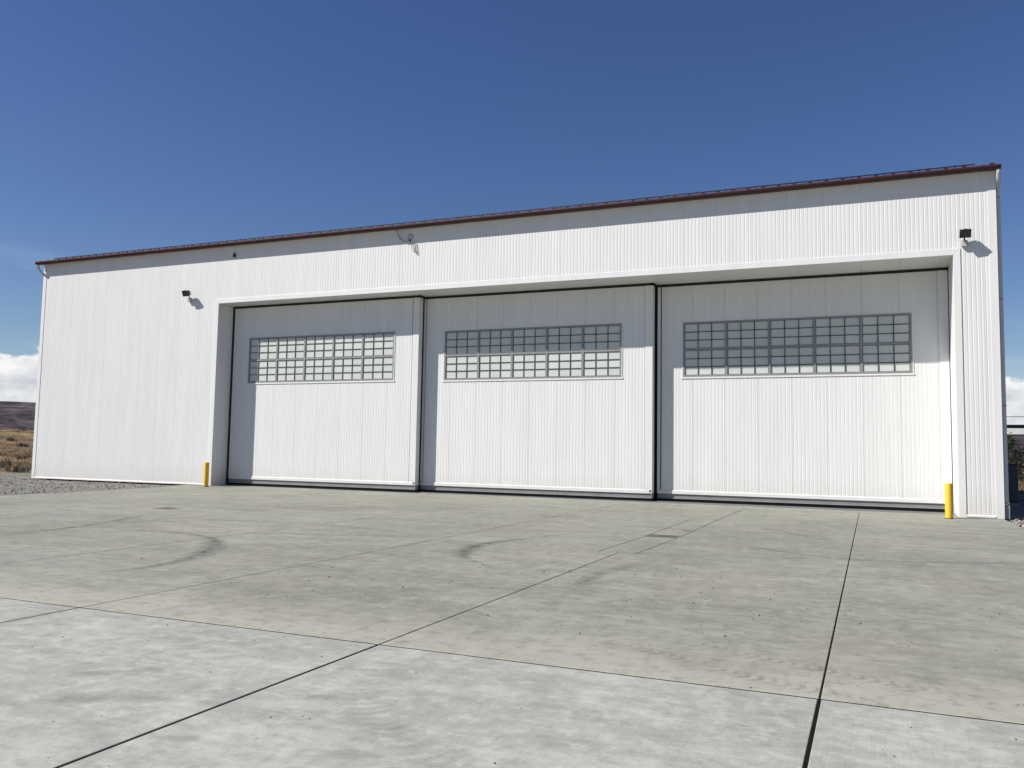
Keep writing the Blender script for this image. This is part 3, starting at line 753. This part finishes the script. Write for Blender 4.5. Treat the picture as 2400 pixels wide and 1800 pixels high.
# sliding doors ---------------------------------------------------------
def door(xL, xR, y, jfirst, wx0, wx1, label, place_seal):
    d = HB(MB().box(xL, xR, y + 0.047, y + 0.26, 0.30, 7.53), 'door', 'core')
    d['label'] = label
    def P(mb, name, mat, **k): return mb.build(name, M[mat], d, **k)
    WZ0, WZ1 = 4.29, 6.24
    DW = 1.0865; dep = 0.0034
    xr_trim = xR - 0.27
    # leaf sheets
    js = [jfirst - DW] + [jfirst + DW * k for k in range(9)]
    for j in js:
        lo, hi = max(j, xL + 0.10), min(j + DW, xr_trim)
        if hi - lo < 0.03: continue
        def pc(a, c, z0, z1, lr, rr_):
            if c - a > 0.02: link('panel', panel_mesh(a - j, c - j, z0, z1, dep, 'white', full=DW, lret=lr, rret=rr_), d, (j, y, 0))
        Z0, Z1 = 0.37, 7.53
        if hi <= wx0 or lo >= wx1: pc(lo, hi, Z0, Z1, True, True)
        else:
            a, c = max(lo, wx0), min(hi, wx1)
            pc(lo, a, Z0, Z1, True, False); pc(c, hi, Z0, Z1, False, True)
            pc(a, c, WZ1, Z1, a == lo, c == hi); pc(a, c, Z0, WZ0, a == lo, c == hi)
    soften(P(MB().box(xr_trim + 0.001, xR + 0.004, y - 0.014, y + 0.262, 0.285, 7.535), 'edge_trim', 'trim'), 0.006)
    soften(P(MB().box(xL - 0.004, xL + 0.099, y - 0.012, y + 0.262, 0.285, 7.535), 'edge_trim', 'trim'), 0.006)
    # bottom rail: white flashing, grey channel with a lip, rubber
    mb = MB(); pr = [(y - 0.004, 0.405), (y - 0.026, 0.388), (y - 0.026, 0.285), (y + 0.05, 0.285), (y + 0.05, 0.405)]
    n = len(pr); a, c = xL + 0.02, xR - 0.09
    mb.v = [(a, q_, z) for q_, z in pr] + [(c, q_, z) for q_, z in pr]
    mb.f = [(k, (k + 1) % n, n + (k + 1) % n, n + k) for k in range(n)] + [tuple(range(n))[::-1], tuple(range(n, 2 * n))]
    P(mb, 'sill_flashing', 'trim')
    P(MB().box(c + 0.003, c + 0.05, y - 0.036, y - 0.016, 0.36, 0.40), 'flashing_end_dark', 'seal')  # black block standing in for the dark hole at the flashing's end
    P(MB().box(xL + 0.01, xR, y + 0.015, y + 0.25, 0.135, 0.2845), 'bottom_channel', 'channel')
    P(MB().box(xL + 0.01, xR + 0.002, y - 0.012, y + 0.25, 0.122, 0.1345), 'channel_lip', 'galv')
    P(MB().box(xL + 0.03, xR - 0.02, y + 0.09, y + 0.20, 0.035, 0.1215), 'rubber_seal', 'seal')
    # brush seal along the head, and the vertical seal closing the gap to the leaf behind
    P(MB().box(xL, xR + 0.03, y - 0.02, y + 0.10, 7.545, 7.61), 'head_seal', 'seal')
    if place_seal == 'left': P(MB().box(xL - 0.10, xL - 0.006, y - 0.03, y + 0.10, 0.03, 7.60), 'edge_seal', 'seal')
    P(MB().box(xR - 0.04, xR - 0.012, y + 0.263, y + 0.44, 0.05, 7.60), 'edge_seal', 'seal')
    P(MB().box(xR - 0.05, xR + 0.05, y - 0.02, y + 0.44, 7.54, 7.612), 'head_seal', 'seal')
    # window band: 5 x 2 sashes of nine lights
    fy = y - 0.004
    fw_ = 0.065
    P(MB().box(wx0, wx1, fy - 0.012, y + 0.06, WZ1 - fw_, WZ1), 'window_frame', 'frame')
    P(MB().box(wx0, wx1, fy - 0.012, y + 0.06, WZ0 + 0.03, WZ0 + 0.03 + fw_), 'window_frame', 'frame')
    zb, zt = WZ0 + 0.03 + fw_, WZ1 - fw_
    P(MB().box(wx0, wx0 + fw_, fy - 0.012, y + 0.06, zb + 0.0005, zt - 0.0005), 'window_frame', 'frame')
    P(MB().box(wx1 - fw_, wx1, fy - 0.012, y + 0.06, zb + 0.0005, zt - 0.0005), 'window_frame', 'frame')
    soften(P(MB().box(wx0 - 0.06, wx1 + 0.06, y - 0.022, y + 0.045, WZ0 - 0.028, WZ0 + 0.028), 'window_ledge', 'trim'), 0.006)
    P(MB().box(wx0 - 0.028, wx0 - 0.001, y - 0.018, y + 0.045, WZ0 + 0.029, WZ1 + 0.02), 'window_trim', 'trim')
    P(MB().box(wx1 + 0.001, wx1 + 0.028, y - 0.018, y + 0.045, WZ0 + 0.029, WZ1 + 0.02), 'window_trim', 'trim')
    P(MB().box(wx0, wx1, y - 0.018, y + 0.045, WZ1 + 0.001, WZ1 + 0.022), 'window_trim', 'trim')
    zm = (zb + zt) / 2; MR = 0.036
    P(MB().box(wx0 + fw_ + 0.0005, wx1 - fw_ - 0.0005, fy - 0.006, y + 0.055, zm - MR, zm + MR), 'mid_rail', 'frame')
    bw = (wx1 - wx0 - 2 * fw_) / 5
    for k in range(1, 5):
        xc = wx0 + fw_ + bw * k
        for (za, zc) in ((zb + 0.0005, zm - MR - 0.0005), (zm + MR + 0.0005, zt - 0.0005)):
            P(MB().box(xc - 0.038, xc + 0.038, fy - 0.009, y + 0.055, za, zc), 'mullion', 'frame')
    for k in range(5):
        xa = wx0 + fw_ + bw * k + (0.038 if k else 0); xc = wx0 + fw_ + bw * (k + 1) - (0.038 if k < 4 else 0)
        for (za, zc) in ((zb, zm - MR), (zm + MR, zt)):
            pw, ph = (xc - xa) / 3, (zc - za) / 3
            for i in range(3):
                for j in range(3):
                    key = ('pane', round(pw, 3), round(ph, 3))
                    if key not in _pc: _pc[key] = soften_mesh(pw - 0.022, ph - 0.022)
                    o = link('pane', _pc[key], d, (xa + pw * (i + 0.5), y + 0.020, za + ph * (j + 0.5)))
                    o.rotation_euler = (random.gauss(0, 0.004), 0, random.gauss(0, 0.004))
            for i in (1, 2):
                P(MB().box(xa + pw * i - 0.011, xa + pw * i + 0.011, y - 0.003, y + 0.045, za + 0.001, zc - 0.001), 'muntin', 'muntin')
            for j in (1, 2):
                for i in range(3):
                    P(MB().box(xa + pw * i + (0.0115 if i else 0.001), xa + pw * (i + 1) - (0.0115 if i < 2 else 0.001), y - 0.001, y + 0.045, za + ph * j - 0.011, za + ph * j + 0.011), 'muntin', 'muntin')
    return d
def soften_mesh(w, h):
    mb = MB(); i = 0.008
    mb.v = [(-w / 2, 0.004, -h / 2), (w / 2, 0.004, -h / 2), (w / 2, 0.004, h / 2), (-w / 2, 0.004, h / 2),
            (-w / 2 + i, 0, -h / 2 + i), (w / 2 - i, 0, -h / 2 + i), (w / 2 - i, 0, h / 2 - i), (-w / 2 + i, 0, h / 2 - i),
            (-w / 2, 0.02, -h / 2), (w / 2, 0.02, -h / 2), (w / 2, 0.02, h / 2), (-w / 2, 0.02, h / 2)]
    mb.f = [(4, 5, 6, 7), (0, 1, 5, 4), (1, 2, 6, 5), (2, 3, 7, 6), (3, 0, 4, 7), (8, 9, 1, 0), (9, 10, 2, 1), (10, 11, 3, 2), (11, 8, 0, 3)]
    return mb.mesh('pane', M['pane'])
door(-25.05, -16.03, D[0], -23.93, -24.23, -17.11, 'foremost sliding door leaf at the left of the opening', 'left')
door(-16.06, -6.96, D[1], -14.845, -15.12, -8.067, 'middle sliding door leaf', 'none')
door(-6.88, 2.265, D[2], -5.65, -5.99, 1.235, 'rearmost sliding door leaf at the right, nearest the yellow bollard on concrete', 'none')
# floor guide rails
for y in D:
    HB(MB().box(J0 + 0.01, J1 - 0.01, y + 0.12, y + 0.17, 0.0, 0.03), 'floor_rail', 'channel')

# ------------------------------------------------------------------ things on the hangar
def floodlight(x, z, yaw, label):
    r0 = tag(empty('floodlight', (x, -0.016, z)), label, 'floodlight', 'floodlights on the hangar front')
    o = MB().box(-0.085, 0.085, -0.095, 0.0, -0.105, 0.075).build('junction_box', M['box_grey'], r0); soften(o, 0.012, 3)
    MB().tube([(0.0, -0.06, 0.07), (0.0, -0.10, 0.13), (0.0, -0.18, 0.19)], 0.022, 10).build('knuckle', M['lamp_black'], r0, smooth=True)
    h = MB()   # head: wide front, tapering back
    w, hh, dp = 0.150, 0.122, 0.145
    h.v = [(-w, -dp, -hh), (w, -dp, -hh), (w, -dp, hh), (-w, -dp, hh), (-w, -dp + 0.035, -hh), (w, -dp + 0.035, -hh), (w, -dp + 0.035, hh), (-w, -dp + 0.035, hh),
           (-w * 0.78, 0.05, -hh * 0.78), (w * 0.78, 0.05, -hh * 0.78), (w * 0.78, 0.05, hh * 0.72), (-w * 0.78, 0.05, hh * 0.72)]
    h.f = [(0, 1, 2, 3), (0, 4, 5, 1), (1, 5, 6, 2), (2, 6, 7, 3), (3, 7, 4, 0), (4, 8, 9, 5), (5, 9, 10, 6), (6, 10, 11, 7), (7, 11, 8, 4), (11, 10, 9, 8)]
    rim = MB().box(-w + 0.002, w - 0.002, -dp - 0.012, -dp - 0.001, -hh + 0.002, -hh + 0.024).box(-w + 0.002, w - 0.002, -dp - 0.012, -dp - 0.001, hh - 0.024, hh - 0.002)
    rim.box(-w + 0.002, -w + 0.024, -dp - 0.012, -dp - 0.001, -hh + 0.0245, hh - 0.0245).box(w - 0.024, w - 0.002, -dp - 0.012, -dp - 0.001, -hh + 0.0245, hh - 0.0245)
    rim.box(-0.05, 0.05, -dp - 0.01, -dp + 0.03, hh + 0.0005, hh + 0.012)
    head = h.build('head', M['lamp_black'], r0, (0.0, -0.195, 0.262)); soften(head, 0.008, 2)
    head.rotation_euler = (R(22), 0, yaw)
    rim.build('rim', M['lamp_black'], head)
    MB().box(-w + 0.0245, w - 0.0245, -dp - 0.006, -dp - 0.001, -hh + 0.0245, hh - 0.0245).build('lens', M['lamp_glass'], head)
    fin = MB()
    for k in range(6): fin.box(-0.07 + k * 0.028 - 0.003, -0.07 + k * 0.028 + 0.003, 0.05, 0.075, -0.06, 0.06)
    fin.build('cooling_fins', M['lamp_black'], head)
    return r0
floodlight(2.585, 7.945, R(4), 'black floodlight above the right corner of the door opening')
floodlight(-26.71, 7.865, R(2), 'black floodlight on the plain ribbed wall left of the doors')

jb = tag(empty('junction_box', (-16.0, -0.002, 9.70)), 'round grey electrical box with a loose looping cable under the eave', 'junction box')
mb = MB(); mb.lathe([(0.0, 0.0), (0.125, 0.0), (0.125, 0.03), (0.105, 0.05), (0.0, 0.055)], n=20)
o = mb.build('housing', M['box_grey'], jb); o.rotation_euler = (R(90), 0, 0)
MB().box(-0.04, 0.04, -0.07, -0.01, -0.175, -0.115).build('cable_gland', M['lamp_black'], jb)
MB().tube(catmull([(-0.62, -0.13, 0.40), (-0.56, -0.10, 0.25), (-0.42, -0.07, -0.02), (-0.20, -0.06, -0.16), (-0.06, -0.06, -0.17), (0.0, -0.05, -0.15)], 8), 0.012, 6).build('cable', M['cable'], jb)
MB().tube(catmull([(0.01, -0.05, -0.15), (0.06, -0.05, -0.30), (0.16, -0.05, -0.55), (0.24, -0.05, -0.62), (0.25, -0.05, -0.45), (0.20, -0.05, -0.22)], 8), 0.009, 6).build('cable', M['cable'], jb)
MB().tube(catmull([(0.12, -0.045, -0.24), (0.18, -0.045, -0.42), (0.27, -0.045, -0.60), (0.31, -0.045, -0.66), (0.27, -0.045, -0.42), (0.25, -0.045, -0.22)], 8), 0.009, 6).build('cable', M['cable'], jb)

sn = tag(empty('photocell', (-24.42, -0.002, 9.62)), 'tiny dark light sensor under the eave near the left end', 'sensor')
soften(MB().box(-0.07, 0.07, -0.06, 0.0, -0.09, 0.05).build('housing', M['cable'], sn), 0.012)
MB().tube([(0.01, -0.03, 0.05), (0.01, -0.05, 0.085), (0.01, -0.09, 0.10)], 0.025, 10).build('sensor_eye', M['lamp_black'], sn)

def bollard(x, y, label):
    r0 = tag(empty('bollard', (x, y, 0)), label, 'bollard', 'yellow bollards flanking the door opening')
    rr = 0.100
    MB().lathe([(rr * 1.0, 0.0), (rr, 0.955), (rr * 0.97, 0.972), (rr * 0.85, 0.982), (0.02, 0.988)], n=32).build('sleeve', M['yellow'], r0, smooth=True).data.polygons[-1].use_smooth = False
    MB().lathe([(rr + 0.022, 0.001), (rr + 0.022, 0.010), (rr + 0.001, 0.016)], n=32).build('sealant_ring', M['filler'], r0)
bollard(1.975, -0.80, 'yellow bollard at the right end of the doors')
bollard(-24.78, -0.70, 'yellow bollard at the left end of the doors')

def grate(rc, label, half):
    a0, a1, b0, b1 = rc
    cx, cy = (a0 + a1) / 2, (b0 + b1) / 2; w, l = (a1 - a0) - 0.012, (b1 - b0) - 0.012
    r0 = tag(empty('drain_grate', (cx, cy, 0)), label, 'drain grate', 'iron drains set in the apron')
    t = 0.035
    f = MB().box(-w / 2, w / 2, -l / 2, -l / 2 + t, -0.06, -0.003).box(-w / 2, w / 2, l / 2 - t, l / 2, -0.06, -0.003)
    f.box(-w / 2, -w / 2 + t, -l / 2 + t + 0.0005, l / 2 - t - 0.0005, -0.06, -0.003).box(w / 2 - t, w / 2, -l / 2 + t + 0.0005, l / 2 - t - 0.0005, -0.06, -0.003)
    f.build('frame', M['iron'], r0)
    nb = 12; iw = w - 2 * t
    bm_ = MB().box(-0.014, 0.014, -l / 2 + t, l / 2 - t, -0.05, -0.005).mesh('bar', M['iron'])
    for k in range(nb): link('bar', bm_, r0, (-iw / 2 + iw * (k + 0.5) / nb, 0, 0))
    MB().box(-iw / 2, iw / 2, -0.012, 0.012, -0.052, -0.016).build('cross_bar', M['iron'], r0)
    MB().box(-w / 2, w / 2, -l / 2, l / 2, -0.013 - 0.6, -0.055, skip=('t',)).build('pit', M['pit'], r0)
grate(DR[0], 'square iron drain grate between two close joints before the right-hand door', 0)
grate(DR[1], 'square iron drain grate in the apron before the left-hand door', 0)

# ------------------------------------------------------------------ loose stones and grit
def stones(n, where, rmin, rmax, seed, squash=0.6, low=False):
    rnd = random.Random(seed); mb = MB()
    base = [(1, 0, 0), (-1, 0, 0), (0, 1, 0), (0, -1, 0), (0, 0, 1), (0, 0, -1)]
    if not low:
        bm = bmesh.new(); bmesh.ops.create_icosphere(bm, subdivisions=1, radius=1)
        base = [tuple(v.co) for v in bm.verts]; fs = [tuple(v.index for v in f.verts) for f in bm.faces]; bm.free()
    else: fs = [(0, 2, 4), (2, 1, 4), (1, 3, 4), (3, 0, 4), (2, 0, 5), (1, 2, 5), (3, 1, 5), (0, 3, 5)]
    for _ in range(n):
        x, y, z = where(rnd); rr = rmin + (rmax - rmin) * rnd.random() ** 2.2
        if y < -20: rr *= 0.6
        a = rnd.uniform(0, 6.28); ca, sa = math.cos(a), math.sin(a); sx, sy, sz = rr * rnd.uniform(0.7, 1.3), rr * rnd.uniform(0.6, 1.1), rr * squash * rnd.uniform(0.7, 1.2)
        i = len(mb.v)
        for (vx, vy, vz) in base:
            j = rnd.uniform(0.82, 1.18)
            px, py = vx * sx * j, vy * sy * j
            mb.v.append((x + px * ca - py * sa, y + px * sa + py * ca, z + vz * sz * j + sz * 0.55))
        mb.f += [tuple(i + k for k in f) for f in fs]
    return mb
def on_apron(r):
    t = r.random()
    if t < 0.55: return (r.gauss(-3.2, 3.2), r.gauss(-17.8, 1.9), 0.0)
    if t < 0.85: return (r.uniform(-7, 1.2), r.uniform(-25, -20), 0.0)
    return (r.uniform(-18, 2.8), r.uniform(-19, -4), 0.0)
def clip_apron(r):
    while True:
        p = on_apron(r)
        if -24 < p[0] < 3.2 and p[1] < -2: return p
tag(stones(620, clip_apron, 0.004, 0.014, 3, 0.7, True).build('loose_pebbles', M['pebble']), 'dark loose grit scattered over the concrete apron', 'pebbles', kind='stuff')
def right_bed(r):
    while True:
        x, y = r.uniform(3.42, 7.5), r.uniform(-9, 1.2)
        if not (y > -0.05 and x < 3.7): return (x, y, -0.05 + r.uniform(0, 0.02))
tag(stones(1500, right_bed, 0.035, 0.105, 5).build('river_stones', M['rock']), 'pinkish grey river stones beside the right corner of the hangar', 'stones', kind='stuff')
def left_bed(r):
    while True:
        x, y = r.uniform(-44, -25.2), r.uniform(-16, 8)
        if y < -0.03 and (y < -5.5 or x < -26.5) or x < -35.9: return (x, y, H(x, y))
tag(stones(9000, left_bed, 0.012, 0.055, 9, 0.6, True).build('gravel', M['gravel_stone']), 'coarse grey gravel along the left wall', 'gravel', kind='stuff')

# ------------------------------------------------------------------ scrub on the bank, trees and fence beyond
def tufts(n, where, hgt, seed, blades, spread, thin):
    rnd = random.Random(seed); mb = MB()
    for _ in range(n):
        x, y = where(rnd); z = H(x, y); s = hgt * rnd.uniform(0.5, 1.4)
        for _b in range(blades):
            a = rnd.uniform(0, 6.283); q_ = rnd.random() ** 0.5 * spread * s
            bx, by = x + q_ * math.cos(a), y + q_ * math.sin(a)
            w = thin * s * rnd.uniform(0.5, 1.3); b2 = rnd.uniform(0, 6.283)
            l = s * rnd.uniform(0.5, 1.1); tx, ty = rnd.gauss(0, 0.3) * l, rnd.gauss(0, 0.3) * l
            zz = z + rnd.random() * 0.35 * s * (1 if thin > 0.1 else 0)
            i = len(mb.v)
            mb.v += [(bx - w * math.cos(b2), by - w * math.sin(b2), zz), (bx + w * math.cos(b2), by + w * math.sin(b2), zz), (bx + tx, by + ty, zz + l)]
            mb.f.append((i, i + 1, i + 2))
    return mb
def bank(r):
    while True:
        d = 52 + 130 * r.random() ** 1.3; az = R(r.uniform(-64, -47)); x = d * math.sin(az); y = -27 + d * math.cos(az)
        if x < -41.5: return x, y
tag(tufts(6500, bank, 0.20, 21, 12, 1.3, 0.06).build('dry_grass', M['grass']), 'tan dry grass on the bank left of the hangar', 'grass', kind='stuff')
tag(tufts(210, bank, 0.36, 22, 60, 1.1, 0.10).build('sagebrush', M['sage']), 'grey sagebrush dotted over the dry bank at left', 'shrubs', kind='stuff')
def back_r(r):
    while True:
        d = 46 + 40 * r.random(); az = R(r.uniform(5, 16)); x = d * math.sin(az); y = -27 + d * math.cos(az)
        if y > 17: return x, y
tag(tufts(500, back_r, 0.35, 23, 12, 0.9, 0.05).build('dry_grass', M['grass']), 'tan dry grass behind the fence right of the hangar', 'grass', kind='stuff')

def tree(x, y, h, w, seed, label):
    rnd = random.Random(seed); z0 = H(x, y)
    r0 = tag(empty('juniper_tree', (x, y, z0)), label, 'tree', 'dark trees beyond the fence')
    tk = MB(); tips = []
    tk.tube([(0, 0, -0.1), (0.05, 0.03, h * 0.3), (0.0, 0.06, h * 0.75)], 0.12, 8)
    for k in range(9):
        a = rnd.uniform(0, 6.283); zz = h * rnd.uniform(0.15, 0.7); l = w * rnd.uniform(0.4, 0.85) * (1.1 - zz / h)
        tk.tube([(0, 0, zz), (l * 0.5 * math.cos(a), l * 0.5 * math.sin(a), zz + l * 0.25), (l * math.cos(a), l * math.sin(a), zz + l * 0.45)], 0.04, 5)
    tk.build('trunk', M['bark'], r0)
    mb = MB(); cl_ = []
    for k in range(46):
        t = rnd.random() ** 0.8; a = rnd.uniform(0, 6.283); q_ = w * (1.0 - t * 0.75) * (0.35 + 0.65 * rnd.random())
        cl_.append((q_ * math.cos(a), q_ * math.sin(a), h * (0.08 + 0.9 * t), w * rnd.uniform(0.18, 0.38)))
    for (cx, cy, cz, cr) in cl_:
        for _ in range(70):
            v = Vector((rnd.gauss(0, 1), rnd.gauss(0, 1), rnd.gauss(0, 0.8))).normalized() * cr * rnd.random() ** 0.4
            s = rnd.uniform(0.05, 0.11); a = Vector((rnd.gauss(0, 1), rnd.gauss(0, 1), rnd.gauss(0, 1))).normalized() * s; b_ = Vector((rnd.gauss(0, 1), rnd.gauss(0, 1), rnd.gauss(0, 1))).normalized() * s
            p = Vector((cx, cy, cz)) + v; i = len(mb.v)
            mb.v += [tuple(p - a), tuple(p + a), tuple(p + b_ * 1.5)]; mb.f.append((i, i + 1, i + 2))
    mb.build('crown', M['leaf'], r0)
tree(9.2, 44, 3.1, 2.2, 1, 'bushy dark juniper showing just right of the hangar corner')
tree(13.0, 47, 3.4, 2.3, 2, 'dark juniper at the right edge of the frame')

# chain-link fence with posts, beyond the right corner
fen = tag(empty('chain_link_fence', (4.0, 12.0, -0.05)), 'tall chain link fence with a thick top rail right of the hangar', 'fence')
FX, FH = 12.0, 3.05
for k in range(5): MB().tube([(0.0 + k * 3.0, 0, -0.1), (0.0 + k * 3.0, 0, FH + 0.05)], 0.05, 10).build('post', M['fence_dark'], fen)
MB().tube([(-0.05, 0, FH), (FX + 0.05, 0, FH)], 0.075, 10).build('top_rail', M['fence_dark'], fen)
MB().tube([(0, 0, 0.08), (FX, 0, 0.08)], 0.025, 8).build('bottom_rail', M['fence_dark'], fen)
MB().tube([(-0.05, 0, FH + 0.40), (FX + 0.05, 0.02, FH + 0.36)], 0.012, 5).build('barbed_wire', M['fence_dark'], fen)
for k in range(5): MB().tube([(0.0 + k * 3.0, 0, FH), (0.0 + k * 3.0, 0.0, FH + 0.42)], 0.02, 6).build('barb_arm', M['fence_dark'], fen)
mb = MB(); st = 0.09; w = 0.0035
kk = -int(FH / st)
while kk * st < FX:
    x0 = kk * st
    for sg in (1, -1):
        xa, xc = (x0, x0 + FH) if sg > 0 else (x0 + FH, x0)
        za, zc = 0.08, FH
        # clip to 0..FX
        def cl2(xa, za, xc, zc):
            pts = []
            for (p, z, p2, z2) in ((xa, za, xc, zc), (xc, zc, xa, za)):
                if p < 0: t = (0 - p) / (p2 - p); p, z = 0, z + (z2 - z) * t
                if p > FX: t = (FX - p) / (p2 - p); p, z = FX, z + (z2 - z) * t
                pts.append((p, z))
            return pts
        (xa, za), (xc, zc) = cl2(xa, za, xc, zc)
        if abs(xa - xc) > 0.02:
            i = len(mb.v); y = 0.004 * sg
            mb.v += [(xa - w, y, za + w * sg), (xa + w, y, za - w * sg), (xc + w, y, zc - w * sg), (xc - w, y, zc + w * sg)]
            mb.f.append((i, i + 1, i + 2, i + 3))
    kk += 1
tag(mb.build('chain_mesh', M['fence_dark'], fen), kind='stuff')

# low pipe railing and a dark service cabinet in the hangar's shade
ra = tag(empty('pipe_railing', (5.8, 16.0, -0.05)), 'low grey pipe railing standing behind the fence', 'railing')
for z in (0.12, 1.05): MB().tube([(0, 0, z), (4.0, 0, z)], 0.025, 8).build('rail', M['galv'], ra)
for k in range(9): MB().tube([(k * 0.5, 0, 0.0), (k * 0.5, 0, 1.05)], 0.02, 8).build('baluster', M['galv'], ra)
cb = tag(empty('service_cabinet', (4.05, 9.2, -0.05)), 'dark grey service cabinet in the shade beside the hangar wall', 'cabinet')
soften(MB().box(0, 1.0, 0, 0.7, 0.08, 1.53).build('body', M['fence_dark'], cb), 0.02)
MB().box(-0.04, 1.03, -0.05, 0.75, 1.531, 1.57).build('lid', M['fence_dark'], cb)
MB().box(-0.02, 1.02, -0.02, 0.72, 0.0, 0.079).build('plinth', M['boot'], cb)
for xx in (0.03, 0.505): soften(MB().box(xx, xx + 0.465, -0.022, -0.001, 0.14, 1.48).build('door', M['fence_dark'], cb), 0.006)
MB().box(0.44, 0.47, -0.06, -0.023, 0.80, 1.0).build('handle', M['galv'], cb)
